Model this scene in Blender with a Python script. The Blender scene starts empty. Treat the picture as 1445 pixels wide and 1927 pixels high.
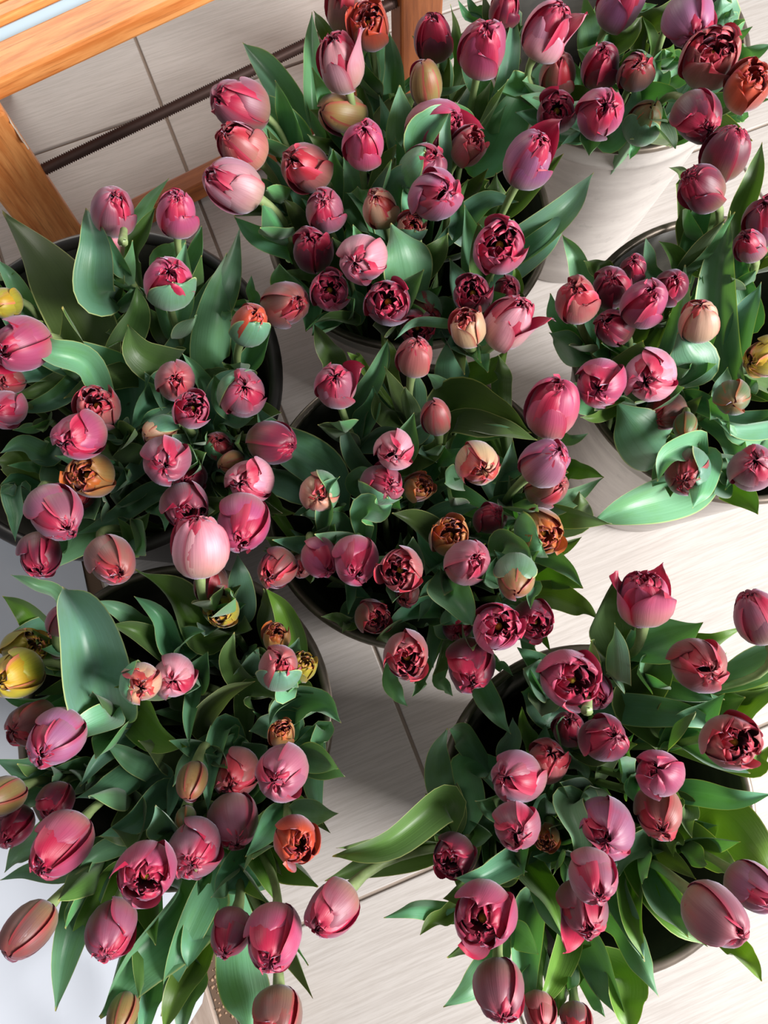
import bpy, math, random
import numpy as np
from mathutils import Vector, Matrix
random.seed(7)
rng = np.random.default_rng(7)
S = bpy.context.scene
COL = S.collection

# ---------------------------------------------------------------- camera
PW, PH, FPX, CAM_H = 1445, 1927, 1480.0, 1.1
_t, _r = math.radians(15.0), math.radians(-5.8)
_F = np.array([0, math.sin(_t), -math.cos(_t)])
_R0 = np.array([1.0, 0, 0]); _U0 = np.cross(_R0, _F)
CR = math.cos(_r) * _R0 + math.sin(_r) * _U0
CU = -math.sin(_r) * _R0 + math.cos(_r) * _U0
CP = np.array([0, 0, CAM_H])
cd = bpy.data.cameras.new('camera')
cd.sensor_fit = 'VERTICAL'; cd.sensor_height = 36.0; cd.lens = FPX / PH * 36.0
cd.clip_start = 0.01
cam = bpy.data.objects.new('camera', cd); COL.objects.link(cam)
cam.matrix_world = Matrix(((CR[0], CU[0], -_F[0], CP[0]), (CR[1], CU[1], -_F[1], CP[1]),
                           (CR[2], CU[2], -_F[2], CP[2]), (0, 0, 0, 1)))
S.camera = cam

# ---------------------------------------------------------------- light
S.view_settings.view_transform = 'Standard'; S.view_settings.look = 'None'
S.view_settings.exposure = 0.22; S.view_settings.gamma = 1.0
S.view_settings.use_curve_mapping = False
wd = bpy.data.worlds.new('world'); S.world = wd; wd.use_nodes = True
wd.node_tree.nodes['Background'].inputs[0].default_value = (0.97, 0.98, 1.0, 1)
wd.node_tree.nodes['Background'].inputs[1].default_value = 0.24
def area(name, loc, target, size, sizey, power, col):
    l = bpy.data.lights.new(name, 'AREA'); l.shape = 'RECTANGLE'; l.size = size; l.size_y = sizey
    l.energy = power; l.color = col
    o = bpy.data.objects.new(name, l); COL.objects.link(o)
    o.location = loc
    o.rotation_euler = (Vector(target) - Vector(loc)).to_track_quat('-Z', 'Y').to_euler()
    return o
area('assumed_daylight_right', (2.9, -0.95, 2.1), (0.1, 0.3, 0.3), 1.7, 1.5, 315, (1.0, 0.975, 0.96))  # area light for an assumed, unseen daylight source on the right; no window modelled
area('assumed_daylight_back', (-1.0, 2.9, 1.5), (-0.3, 0.8, 0.35), 1.4, 1.2, 27, (1.0, 0.94, 0.86))  # weaker area light, assumed out of view behind the bench to brighten its top

def unp(px, py, z):
    d = _F + (px - PW / 2) / FPX * CR - (py - PH / 2) / FPX * CU
    return CP + d * ((z - CAM_H) / d[2])
def depth(P): return float((P - CP) @ _F)
def ray(px, py):
    return _F + (px - PW / 2) / FPX * CR - (py - PH / 2) / FPX * CU

# ---------------------------------------------------------------- materials
def lin(c):
    return tuple((x / 255 / 12.92 if x / 255 <= 0.04045 else ((x / 255 + 0.055) / 1.055) ** 2.4) for x in c)
class NT:
    def __init__(s, name):
        s.m = bpy.data.materials.new(name); s.m.use_nodes = True
        s.t = s.m.node_tree; s.b = s.t.nodes['Principled BSDF']; s.out = s.t.nodes['Material Output']
    def n(s, typ, **kw):
        x = s.t.nodes.new('ShaderNode' + typ)
        for k, v in kw.items(): setattr(x, k, v)
        return x
    def l(s, a, b): s.t.links.new(a, b)
    def val(s, sock, v):
        if hasattr(v, 'is_linked') or isinstance(v, bpy.types.NodeSocket): s.l(v, sock)
        else: sock.default_value = v
    def math(s, op, a, b=0.0, clamp=False):
        x = s.n('Math', operation=op); x.use_clamp = clamp
        s.val(x.inputs[0], a); s.val(x.inputs[1], b); return x.outputs[0]
    def mix(s, f, a, b, mode='MIX'):
        x = s.n('Mix', data_type='RGBA', blend_type=mode)
        s.val(x.inputs[0], f)
        for i, v in ((6, a), (7, b)):
            if isinstance(v, tuple): x.inputs[i].default_value = (*v[:3], 1)
            else: s.l(v, x.inputs[i])
        return x.outputs[2]
    def ramp(s, f, p0, p1):
        x = s.n('MapRange'); x.interpolation_type = 'SMOOTHSTEP'; s.val(x.inputs[0], f)
        x.inputs[1].default_value = p0; x.inputs[2].default_value = p1; return x.outputs[0]
    def noise(s, vec, scale, detail=3, rough=.55):
        x = s.n('TexNoise'); x.inputs['Scale'].default_value = scale
        x.inputs['Detail'].default_value = detail; x.inputs['Roughness'].default_value = rough
        s.l(vec, x.inputs['Vector']); return x.outputs['Fac']
    def mapping(s, vec, scale=(1, 1, 1), rot=(0, 0, 0), loc=(0, 0, 0)):
        x = s.n('Mapping'); s.l(vec, x.inputs[0])
        s.val(x.inputs[1], loc) if isinstance(loc, tuple) else s.l(loc, x.inputs[1])
        x.inputs[2].default_value = rot; x.inputs[3].default_value = scale; return x.outputs[0]
    def bump(s, h, strength, dist=0.001):
        x = s.n('Bump'); x.inputs['Strength'].default_value = strength; x.inputs['Distance'].default_value = dist
        s.l(h, x.inputs['Height']); s.l(x.outputs[0], s.b.inputs['Normal'])

def petal_mat(name, inner):
    k = NT(name)
    uv = k.n('TexCoord').outputs['UV']
    sp = k.n('SeparateXYZ'); k.l(uv, sp.inputs[0]); u, v = sp.outputs[0], sp.outputs[1]
    x = k.n('Math', operation='MULTIPLY_ADD'); k.l(u, x.inputs[0]); x.inputs[1].default_value = 2; x.inputs[2].default_value = -1
    au = k.math('ABSOLUTE', x.outputs[0])
    oi = k.n('ObjectInfo')
    vec = k.n('CombineXYZ'); k.l(k.math('MULTIPLY', u, 34.0), vec.inputs[0]); k.l(k.math('MULTIPLY', v, 1.6), vec.inputs[1]); k.l(k.math('MULTIPLY', oi.outputs['Random'], 40), vec.inputs[2])
    veins = k.noise(vec.outputs[0], 1.0, 3, .6)
    vec2 = k.n('CombineXYZ'); k.l(k.math('MULTIPLY', u, 2.5), vec2.inputs[0]); k.l(k.math('MULTIPLY', v, 2.5), vec2.inputs[1]); k.l(k.math('MULTIPLY', oi.outputs['Random'], 70), vec2.inputs[2])
    blot = k.noise(vec2.outputs[0], 1.0, 2)
    crim = k.mix(k.ramp(oi.outputs['Alpha'], 0.0, .5), lin((186, 150, 30)), lin((178, 58, 26)))
    crim = k.mix(k.ramp(oi.outputs['Alpha'], .5, 1.0), crim, lin((168, 18, 58)))
    base = oi.outputs['Color']
    if inner:
        c = k.mix(k.math('MULTIPLY', k.ramp(blot, .35, .8), .35), crim, base)
        c = k.mix(k.math('MULTIPLY', k.ramp(au, .72, 1.0), .55), c, lin((226, 88, 116)))
    else:
        c = k.mix(k.math('MULTIPLY', k.ramp(blot, .45, .85), .45), base, crim)
        c = k.mix(k.math('MULTIPLY', k.ramp(v, .62, .05), .62), c, lin((150, 142, 92)))
        c = k.mix(k.math('MULTIPLY', k.ramp(v, .62, 1.0), .32), c, crim)
        c = k.mix(k.math('MULTIPLY', k.ramp(au, .78, 1.0), .6), c, crim)
        c = k.mix(k.n('NewGeometry').outputs['Backfacing'], c, crim)
    dk = k.mix(1.0, c, (0.70, 0.58, 0.66), 'MULTIPLY')
    c = k.mix(k.math('MULTIPLY', k.ramp(veins, .44, .74), .42), c, dk)
    k.l(c, k.b.inputs['Base Color'])
    k.b.inputs['Roughness'].default_value = .46
    k.b.inputs['Sheen Weight'].default_value = .45
    k.b.inputs['Sheen Roughness'].default_value = .4
    k.b.inputs['Sheen Tint'].default_value = (.78, .76, 1, 1)
    k.bump(veins, .2, .001)
    tr = k.n('BsdfTranslucent'); k.l(c, tr.inputs[0])
    mx = k.n('MixShader'); mx.inputs[0].default_value = .16
    k.l(k.b.outputs[0], mx.inputs[1]); k.l(tr.outputs[0], mx.inputs[2]); k.l(mx.outputs[0], k.out.inputs[0])
    return k.m
def leaf_mat():
    k = NT('tulip_leaf')
    uv = k.n('TexCoord').outputs['UV']
    sp = k.n('SeparateXYZ'); k.l(uv, sp.inputs[0]); u, v = sp.outputs[0], sp.outputs[1]
    x = k.n('Math', operation='MULTIPLY_ADD'); k.l(u, x.inputs[0]); x.inputs[1].default_value = 2; x.inputs[2].default_value = -1
    au = k.math('ABSOLUTE', x.outputs[0])
    oi = k.n('ObjectInfo')
    vec = k.n('CombineXYZ'); k.l(k.math('MULTIPLY', u, 26.0), vec.inputs[0]); k.l(k.math('MULTIPLY', v, 1.2), vec.inputs[1]); k.l(k.math('MULTIPLY', oi.outputs['Random'], 50), vec.inputs[2])
    st = k.noise(vec.outputs[0], 1.0, 3, .6)
    vec2 = k.n('CombineXYZ'); k.l(k.math('MULTIPLY', u, 3), vec2.inputs[0]); k.l(k.math('MULTIPLY', v, 5), vec2.inputs[1]); k.l(k.math('MULTIPLY', oi.outputs['Random'], 90), vec2.inputs[2])
    bl = k.noise(vec2.outputs[0], 1.0, 4)
    base = oi.outputs['Color']
    c = k.mix(k.math('MULTIPLY', k.ramp(bl, .42, .72), .45), base, k.mix(1.0, base, (.75, .85, .40), 'MULTIPLY'))
    c = k.mix(k.n('NewGeometry').outputs['Backfacing'], c, k.mix(1.0, c, (.72, .92, .58), 'MULTIPLY'))
    c = k.mix(k.math('MULTIPLY', k.ramp(st, .45, .75), .35), c, k.mix(1.0, c, (.68, .74, .55), 'MULTIPLY'))
    c = k.mix(k.math('MULTIPLY', k.ramp(au, .93, 1.0), .75), c, lin((198, 204, 130)))
    c = k.mix(k.math('MULTIPLY', k.ramp(v, .965, 1.0), .7), c, lin((196, 176, 96)))
    k.l(c, k.b.inputs['Base Color'])
    k.b.inputs['Roughness'].default_value = .42
    k.b.inputs['Specular IOR Level'].default_value = .5
    k.b.inputs['Sheen Weight'].default_value = .25
    k.bump(st, .25, .001)
    tr = k.n('BsdfTranslucent'); k.l(k.mix(1.0, c, (1.0, 1.15, .25), 'MULTIPLY'), tr.inputs[0])
    mx = k.n('MixShader'); mx.inputs[0].default_value = .2
    k.l(k.b.outputs[0], mx.inputs[1]); k.l(tr.outputs[0], mx.inputs[2]); k.l(mx.outputs[0], k.out.inputs[0])
    return k.m
def stem_mat():
    k = NT('tulip_stem')
    oc = k.n('TexCoord').outputs['Object']
    f = k.noise(k.mapping(oc, (160, 160, 30)), 1.0)
    k.l(k.mix(f, lin((88, 112, 66)), lin((150, 164, 112))), k.b.inputs['Base Color'])
    k.b.inputs['Roughness'].default_value = .45
    return k.m
def simple(name, col, rough=.5, metal=0.0):
    k = NT(name); k.b.inputs['Base Color'].default_value = (*lin(col), 1)
    k.b.inputs['Roughness'].default_value = rough; k.b.inputs['Metallic'].default_value = metal
    return k.m
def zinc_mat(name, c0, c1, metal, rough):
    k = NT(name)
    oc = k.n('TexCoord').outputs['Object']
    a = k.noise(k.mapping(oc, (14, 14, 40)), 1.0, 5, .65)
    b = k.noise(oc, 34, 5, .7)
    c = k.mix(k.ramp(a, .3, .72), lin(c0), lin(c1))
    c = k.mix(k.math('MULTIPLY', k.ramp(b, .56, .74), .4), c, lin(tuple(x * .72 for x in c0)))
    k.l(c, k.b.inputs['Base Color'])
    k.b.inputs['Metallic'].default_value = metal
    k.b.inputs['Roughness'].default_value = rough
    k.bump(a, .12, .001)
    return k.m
def wood_mat(name, c0, c1, c2, ring=3.0):
    k = NT(name)
    oc = k.n('TexCoord').outputs['Object']
    rnd = k.math('MULTIPLY', k.n('ObjectInfo').outputs['Random'], 30)
    cv = k.n('CombineXYZ'); k.l(rnd, cv.inputs[0]); k.l(rnd, cv.inputs[2])
    va = k.n('VectorMath'); k.l(oc, va.inputs[0]); k.l(cv.outputs[0], va.inputs[1])
    big = k.noise(k.mapping(va.outputs[0], (3.2, 26, 26)), ring, 4, .6)
    fine = k.noise(k.mapping(va.outputs[0], (9, 240, 240)), 1.0, 4, .7)
    c = k.mix(k.ramp(big, .3, .7), lin(c0), lin(c1))
    c = k.mix(k.math('MULTIPLY', k.ramp(fine, .5, .72), .6), c, lin(c2))
    k.l(c, k.b.inputs['Base Color']); k.b.inputs['Roughness'].default_value = .38
    k.bump(fine, .2, .0008)
    return k.m
def tile_mat():
    k = NT('floor_tile')
    oc = k.n('TexCoord').outputs['Object']
    rnd = k.math('MULTIPLY', k.n('ObjectInfo').outputs['Random'], 60)
    cv = k.n('CombineXYZ'); k.l(rnd, cv.inputs[2])
    va = k.n('VectorMath'); k.l(oc, va.inputs[0]); k.l(cv.outputs[0], va.inputs[1])
    st = k.noise(k.mapping(va.outputs[0], (14, 330, 1)), 1.0, 4, .7)
    st2 = k.noise(k.mapping(va.outputs[0], (4, 60, 1)), 1.0, 4, .6)
    cl = k.noise(k.mapping(va.outputs[0], (5, 7, 1)), 1.0, 4, .6)
    c = k.mix(k.ramp(st, .38, .68), lin((184, 178, 173)), lin((170, 163, 157)))
    c = k.mix(k.math('MULTIPLY', k.ramp(st2, .5, .75), .4), c, lin((160, 152, 146)))
    c = k.mix(k.math('MULTIPLY', k.ramp(cl, .5, .8), .3), c, lin((178, 167, 157)))
    k.l(c, k.b.inputs['Base Color']); k.b.inputs['Roughness'].default_value = .5
    k.bump(st, .06, .0006)
    return k.m
M_PO, M_PI, M_LEAF, M_STEM = petal_mat('tulip_petal_outer', False), petal_mat('tulip_petal_inner', True), leaf_mat(), stem_mat()
M_PIST = simple('tulip_pistil', (214, 186, 70), .5)
M_ANTH = simple('tulip_anther', (40, 26, 30), .7)
M_ZINC = zinc_mat('zinc_outside', (174, 168, 164), (192, 187, 182), .25, .42)
M_DARK = zinc_mat('dark_inside', (40, 38, 34), (58, 55, 48), .1, .5)  # much darker tone for the inside of the bucket walls
M_RIM = zinc_mat('worn_rim', (86, 78, 70), (132, 120, 108), .55, .36)
M_BLACK = zinc_mat('black_bucket', (30, 28, 28), (46, 42, 40), .1, .38)
M_TILE = tile_mat()
M_GROUT = simple('grout', (150, 136, 124), .9)
M_WOOD = wood_mat('orange_wood', (214, 126, 62), (244, 168, 100), (160, 80, 32))
M_WOOD2 = wood_mat('brown_wood', (150, 82, 40), (178, 104, 56), (104, 52, 24))
M_PLANK = wood_mat('weathered_plank', (150, 132, 120), (188, 172, 160), (104, 88, 78), 2.0)
M_PEB = simple('pebble', (150, 120, 96), .8)
M_DIRT = simple('dirt_bed', (96, 76, 60), .95)
M_SHEET = simple('white_plastic', (192, 197, 206), .3)
M_ROD = simple('threaded_steel', (96, 74, 68), .5, .5)
M_BLUE = simple('pale_blue_strip', (190, 216, 232), .4)
M_TAPE = simple('torn_tape', (222, 208, 190), .7)

# ---------------------------------------------------------------- mesh helpers
def mesh(name, verts, faces, mats, uvs=None, fm=None, smooth=True):
    me = bpy.data.meshes.new(name)
    me.from_pydata([tuple(map(float, v)) for v in verts], [], faces)
    for m in mats: me.materials.append(m)
    if fm is not None: me.polygons.foreach_set('material_index', fm)
    if smooth: me.polygons.foreach_set('use_smooth', [True] * len(me.polygons))
    if uvs is not None:
        ul = me.uv_layers.new(name='UVMap')
        li = np.empty(len(me.loops), dtype=np.int32); me.loops.foreach_get('vertex_index', li)
        ul.data.foreach_set('uv', np.asarray(uvs, dtype=np.float32)[li].ravel())
    me.update()
    return me
def obj(name, me, parent=None, mat4=None):
    o = bpy.data.objects.new(name, me); COL.objects.link(o)
    if parent is not None: o.parent = parent
    if mat4 is not None: o.matrix_local = mat4
    return o
def thing(name, label, cat, loc=(0, 0, 0), group=None):
    o = bpy.data.objects.new(name, None); COL.objects.link(o)
    o.empty_display_size = .02
    o.location = loc; o['label'] = label; o['category'] = cat
    if group: o['group'] = group
    return o
def gridfaces(nu, nv, flip=False):
    f = []
    for j in range(nv - 1):
        for i in range(nu - 1):
            a = j * nu + i
            q = (a, a + 1, a + nu + 1, a + nu)
            f.append(q[::-1] if flip else q)
    return f
def lathe(prof, n=72):
    V, Fc = [], []
    m = len(prof)
    for i in range(n):
        a = 2 * math.pi * i / n
        for r, z in prof: V.append((r * math.cos(a), r * math.sin(a), z))
    for i in range(n):
        k = (i + 1) % n
        for j in range(m - 1):
            Fc.append((i * m + j, k * m + j, k * m + j + 1, i * m + j + 1))
    return V, Fc
def boxmesh(name, sx, sy, sz, mats, bev=.004):
    import bmesh
    bm = bmesh.new(); bmesh.ops.create_cube(bm, size=1)
    for v in bm.verts: v.co.x *= sx; v.co.y *= sy; v.co.z *= sz
    if bev: bmesh.ops.bevel(bm, geom=bm.edges[:], offset=bev, segments=2, affect='EDGES', profile=.5)
    me = bpy.data.meshes.new(name); bm.to_mesh(me); bm.free()
    for m in mats: me.materials.append(m)
    return me
def frame(x, y, z, ang):
    return Matrix.Translation((x, y, z)) @ Matrix.Rotation(ang, 4, 'Z')

# ---------------------------------------------------------------- floor
PSI = math.radians(16.2)
D1 = np.array([math.cos(PSI), math.sin(PSI)]); N1 = np.array([-math.sin(PSI), math.cos(PSI)])
TW, TL, OA, ON, EDGE = .42, .837, -.002, 1.078, -.33
def fl(a, n): p = a * D1 + n * N1; return p
FM = Matrix.Translation((0.2, .5, -.0135)) @ Matrix.Rotation(PSI, 4, 'Z')
floor = obj('floor', boxmesh('floor_bed', 4.2, 4.2, .02, [M_GROUT], 0), None, FM)
floor['kind'] = 'structure'; floor['label'] = 'pale linen-streaked stone tile floor with tan joints'
inv = FM.inverted()
TG = .0048
full = boxmesh('tile', TL - TG, TW - TG, .012, [M_TILE], .0016)
cut = boxmesh('tile_cut', (OA - EDGE) - TG, TW - TG, .012, [M_TILE], .0016)
for row in range(-2, 6):
    n = ON - (row - 1 + .5) * TW
    for k in range(0, 3):
        p = fl(OA + TL * (k + .5), n)
        obj('tile', full, floor, inv @ frame(p[0], p[1], -.006, PSI))
    p = fl((OA + EDGE) / 2, n)
    if row >= 0: obj('tile', cut, floor, inv @ frame(p[0], p[1], -.006, PSI))
    else: obj('tile', full, floor, inv @ frame(*fl(OA - TL / 2, n), -.006, PSI))
for row in (-2, -1, 0, 1):   # the tiles carry on under the bench at the left
    for k in (0, 1):
        a = (EDGE if row >= 0 else OA - TL) - TL * (k + .5)
        obj('tile', full, floor, inv @ frame(*fl(a, ON - (row - .5) * TW), -.006, PSI))
# weathered planks left of the tile edge, a gravel gap between
pk = boxmesh('plank', 1.5, .112, .012, [M_PLANK], .002)
for i in range(9):
    p = fl(EDGE - .022 - .058 - i * .117, -.095)
    obj('plank', pk, floor, inv @ frame(p[0], p[1], -.006, PSI + math.pi / 2))
p = fl(EDGE - .011, -.095)
obj('soil_strip', boxmesh('soil_strip', 1.5, .0185, .004, [M_DIRT], 0), floor, inv @ frame(p[0], p[1], -.0042, PSI + math.pi / 2))
V, Fc = [], []
for i in range(420):
    a = EDGE - .011 + random.uniform(-.0085, .0085); n = random.uniform(-.75, .3)
    c = fl(a, n); r = random.uniform(.0012, .0034); b = len(V)
    for dx, dy, dz in ((1, 0, 0), (-1, 0, 0), (0, 1, 0), (0, -1, 0), (0, 0, .8), (0, 0, -.8)):
        V.append((c[0] + dx * r * random.uniform(.7, 1.2), c[1] + dy * r * random.uniform(.7, 1.2), -.0022 + dz * r * .6))
    for q in ((0, 2, 4), (2, 1, 4), (1, 3, 4), (3, 0, 4), (2, 0, 5), (1, 2, 5), (3, 1, 5), (0, 3, 5)):
        Fc.append(tuple(b + k for k in q))
g = obj('gravel', mesh('gravel', V, Fc, [M_PEB]), floor, inv); g['kind'] = 'stuff'

# ---------------------------------------------------------------- white plastic sheet on the planks
def sheet_mesh():
    import mathutils
    nx, ny = 60, 110
    V = []
    for j in range(ny):
        n = -.62 + 1.18 * j / (ny - 1)
        e = -.016 - (min(.10, (-.215 - n) * 1.5) if n < -.215 else 0)
        e -= .010 * math.sin(n * 23) * math.sin(n * 7) ** 2
        for i in range(nx):
            a = EDGE - .62 + (.62 + e) * i / (nx - 1)
            p = fl(a, n)
            q = mathutils.Vector((p[0] * 4.2, p[1] * 4.2, 3.3))
            h = (.5 - abs(mathutils.noise.noise(q))) * .022 + (.5 - abs(mathutils.noise.noise(q * 2.1 + mathutils.Vector((5, 2, 1))))) * .010
            h *= min(1, (nx - 1 - i) / 9 + .25)
            V.append((p[0], p[1], .0015 + max(0, h)))
    return mesh('plastic_sheet', V, gridfaces(nx, ny), [M_SHEET])
sh = obj('plastic_sheet', sheet_mesh())
sh['label'] = 'crumpled white plastic sheet spread on the planks at the left edge'; sh['category'] = 'plastic sheet'

# ---------------------------------------------------------------- wooden bench at the upper left
BA = math.radians(24)
bd = np.array([math.cos(BA), math.sin(BA)]); bn = np.array([-math.sin(BA), math.cos(BA)])
P0 = np.array([-.4548, .7689])
bench = thing('wooden_bench', 'orange stained low wooden bench with threaded rod between its legs', 'bench', (P0[0], P0[1], 0))
binv = Matrix.Translation((-P0[0], -P0[1], 0))
def bpart(name, sx, sy, sz, a, n, z, mat, bev=.004, rot=0):
    p = P0 + a * bd + n * bn
    return obj(name, boxmesh(name, sx, sy, sz, [mat], bev), bench, binv @ frame(p[0], p[1], z, BA + rot))
LEN = .635
def upright(a, n, z0, z1, w, d, mat):
    p = P0 + a * bd + n * bn
    m = binv @ Matrix.Translation((p[0], p[1], (z0 + z1) / 2)) @ Matrix.Rotation(BA, 4, 'Z') @ Matrix.Rotation(math.pi / 2, 4, 'Y')
    return obj('leg', boxmesh('leg', z1 - z0, d, w, [mat], .004), bench, m)
upright(0, 0, 0, .305, .073, .034, M_WOOD)
upright(LEN, 0, 0, .305, .073, .034, M_WOOD2)
upright(0, .36, 0, .305, .073, .034, M_WOOD2)
upright(LEN, .36, 0, .305, .073, .034, M_WOOD2)
bpart('stretcher', LEN - .072, .034, .034, LEN / 2, .0, .0235, M_WOOD2)
bpart('seat_rail', LEN + .16, .056, .026, LEN / 2, .028, .318, M_WOOD)
s2 = bpart('seat_slat', LEN + .16, .033, .018, LEN / 2, .0745, .310, M_BLUE); s2['label'] = 'pale blue strip'  # even pale blue strip between the orange seat parts
bpart('seat_slat', LEN + .16, .024, .022, LEN / 2, .106, .314, M_WOOD)
bpart('seat_slat', LEN + .16, .062, .022, LEN / 2, .155, .314, M_WOOD)
bpart('seat_slat', LEN + .16, .062, .022, LEN / 2, .224, .314, M_WOOD)
bpart('seat_slat', LEN + .16, .062, .022, LEN / 2, .293, .314, M_WOOD)
bpart('seat_rail', LEN + .16, .056, .026, LEN / 2, .36, .318, M_WOOD)
pr = []
L_ = LEN - .06; nr = 170
for i in range(nr):
    z = -L_ / 2 + L_ * i / nr
    pr += [(.0066, z), (.0086, z + L_ / nr * .5)]
pr = [(0, -L_ / 2)] + pr + [(.0062, L_ / 2), (0, L_ / 2)]
V, Fc = lathe(pr, 12)
p = P0 + LEN / 2 * bd + .0 * bn
obj('threaded_rod', mesh('threaded_rod', V, Fc, [M_ROD]), bench, binv @ Matrix.Translation((p[0], p[1], .182)) @ Matrix.Rotation(BA, 4, 'Z') @ Matrix.Rotation(math.pi / 2, 4, 'Y'))
V = []
for i in range(9):
    t = i / 8
    for w in (-1, 1): V.append((.0355 , -.019 + .004 * math.sin(9 * t) , .29 - .05 * t)) if w < 0 else V.append((.0355 + .0015 , -.012 + .006 * math.sin(17 * t + 1), .29 - .05 * t))
obj('torn_tape', mesh('torn_tape', V, gridfaces(2, 9), [M_TAPE]), bench, binv @ frame(P0[0], P0[1], 0, BA))['label'] = 'ragged pale tape at the top of the leg'

# ---------------------------------------------------------------- buckets
RZ = .36
BK = {1: (.322, .727, .146, 'upper right'), 2: (.058, .521, .150, 'upper middle'), 3: (-.273, .363, .177, 'left'),
      4: (.367, .329, .156, 'right'), 5: (.029, .208, .142, 'central'), 6: (-.210, .022, .141, 'lower left'), 7: (.160, -.086, .135, 'lower right')}
BLAB = {1: 'pale zinc flower bucket in the upper right corner with its whole wall showing',
        2: 'zinc flower bucket beside the bench at the top, dark inside its right rim',
        3: 'wide black flower bucket at the left edge, in front of the bench leg',
        4: 'zinc flower bucket at the right edge with a broad dark rim arc',
        5: 'zinc flower bucket in the middle of the seven',
        6: 'zinc flower bucket at the lower left, beside the white plastic sheet',
        7: 'zinc flower bucket at the lower right, dark inside wall open at its bottom rim'}
for b, (cx, cy, R, nm) in BK.items():
    t = thing('flower_bucket', BLAB[b], 'bucket', (cx, cy, 0), 'flower buckets on the tile floor')
    rb = R * .66
    k = lambda z: rb + (R - rb) * z / RZ
    prof = [(0, .0005), (rb - .004, .0005), (rb, .004)] + [(k(z), z) for z in (.06, .12, .18, .24, .30)]
    prof += [(k(.318), .318), (k(.322) + .0022, .322), (k(.328) + .0022, .328), (k(.333), .333), (k(.35), .35), (R, .357)]
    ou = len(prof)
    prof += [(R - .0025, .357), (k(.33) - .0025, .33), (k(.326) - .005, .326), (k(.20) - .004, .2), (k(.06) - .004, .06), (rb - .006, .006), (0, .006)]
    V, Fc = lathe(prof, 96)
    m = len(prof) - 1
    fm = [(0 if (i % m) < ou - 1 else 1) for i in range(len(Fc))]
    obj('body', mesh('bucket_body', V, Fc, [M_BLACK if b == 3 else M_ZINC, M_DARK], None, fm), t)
    rr = .0045 if b != 3 else .007
    prof = [(R + rr * math.cos(a), .357 + rr * math.sin(a)) for a in np.linspace(0, 2 * math.pi, 13)]
    V, Fc = lathe(prof, 96)
    obj('rim', mesh('bucket_rim', V, Fc, [M_BLACK if b == 3 else M_RIM]), t)['label'] = 'rolled rim'

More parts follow.
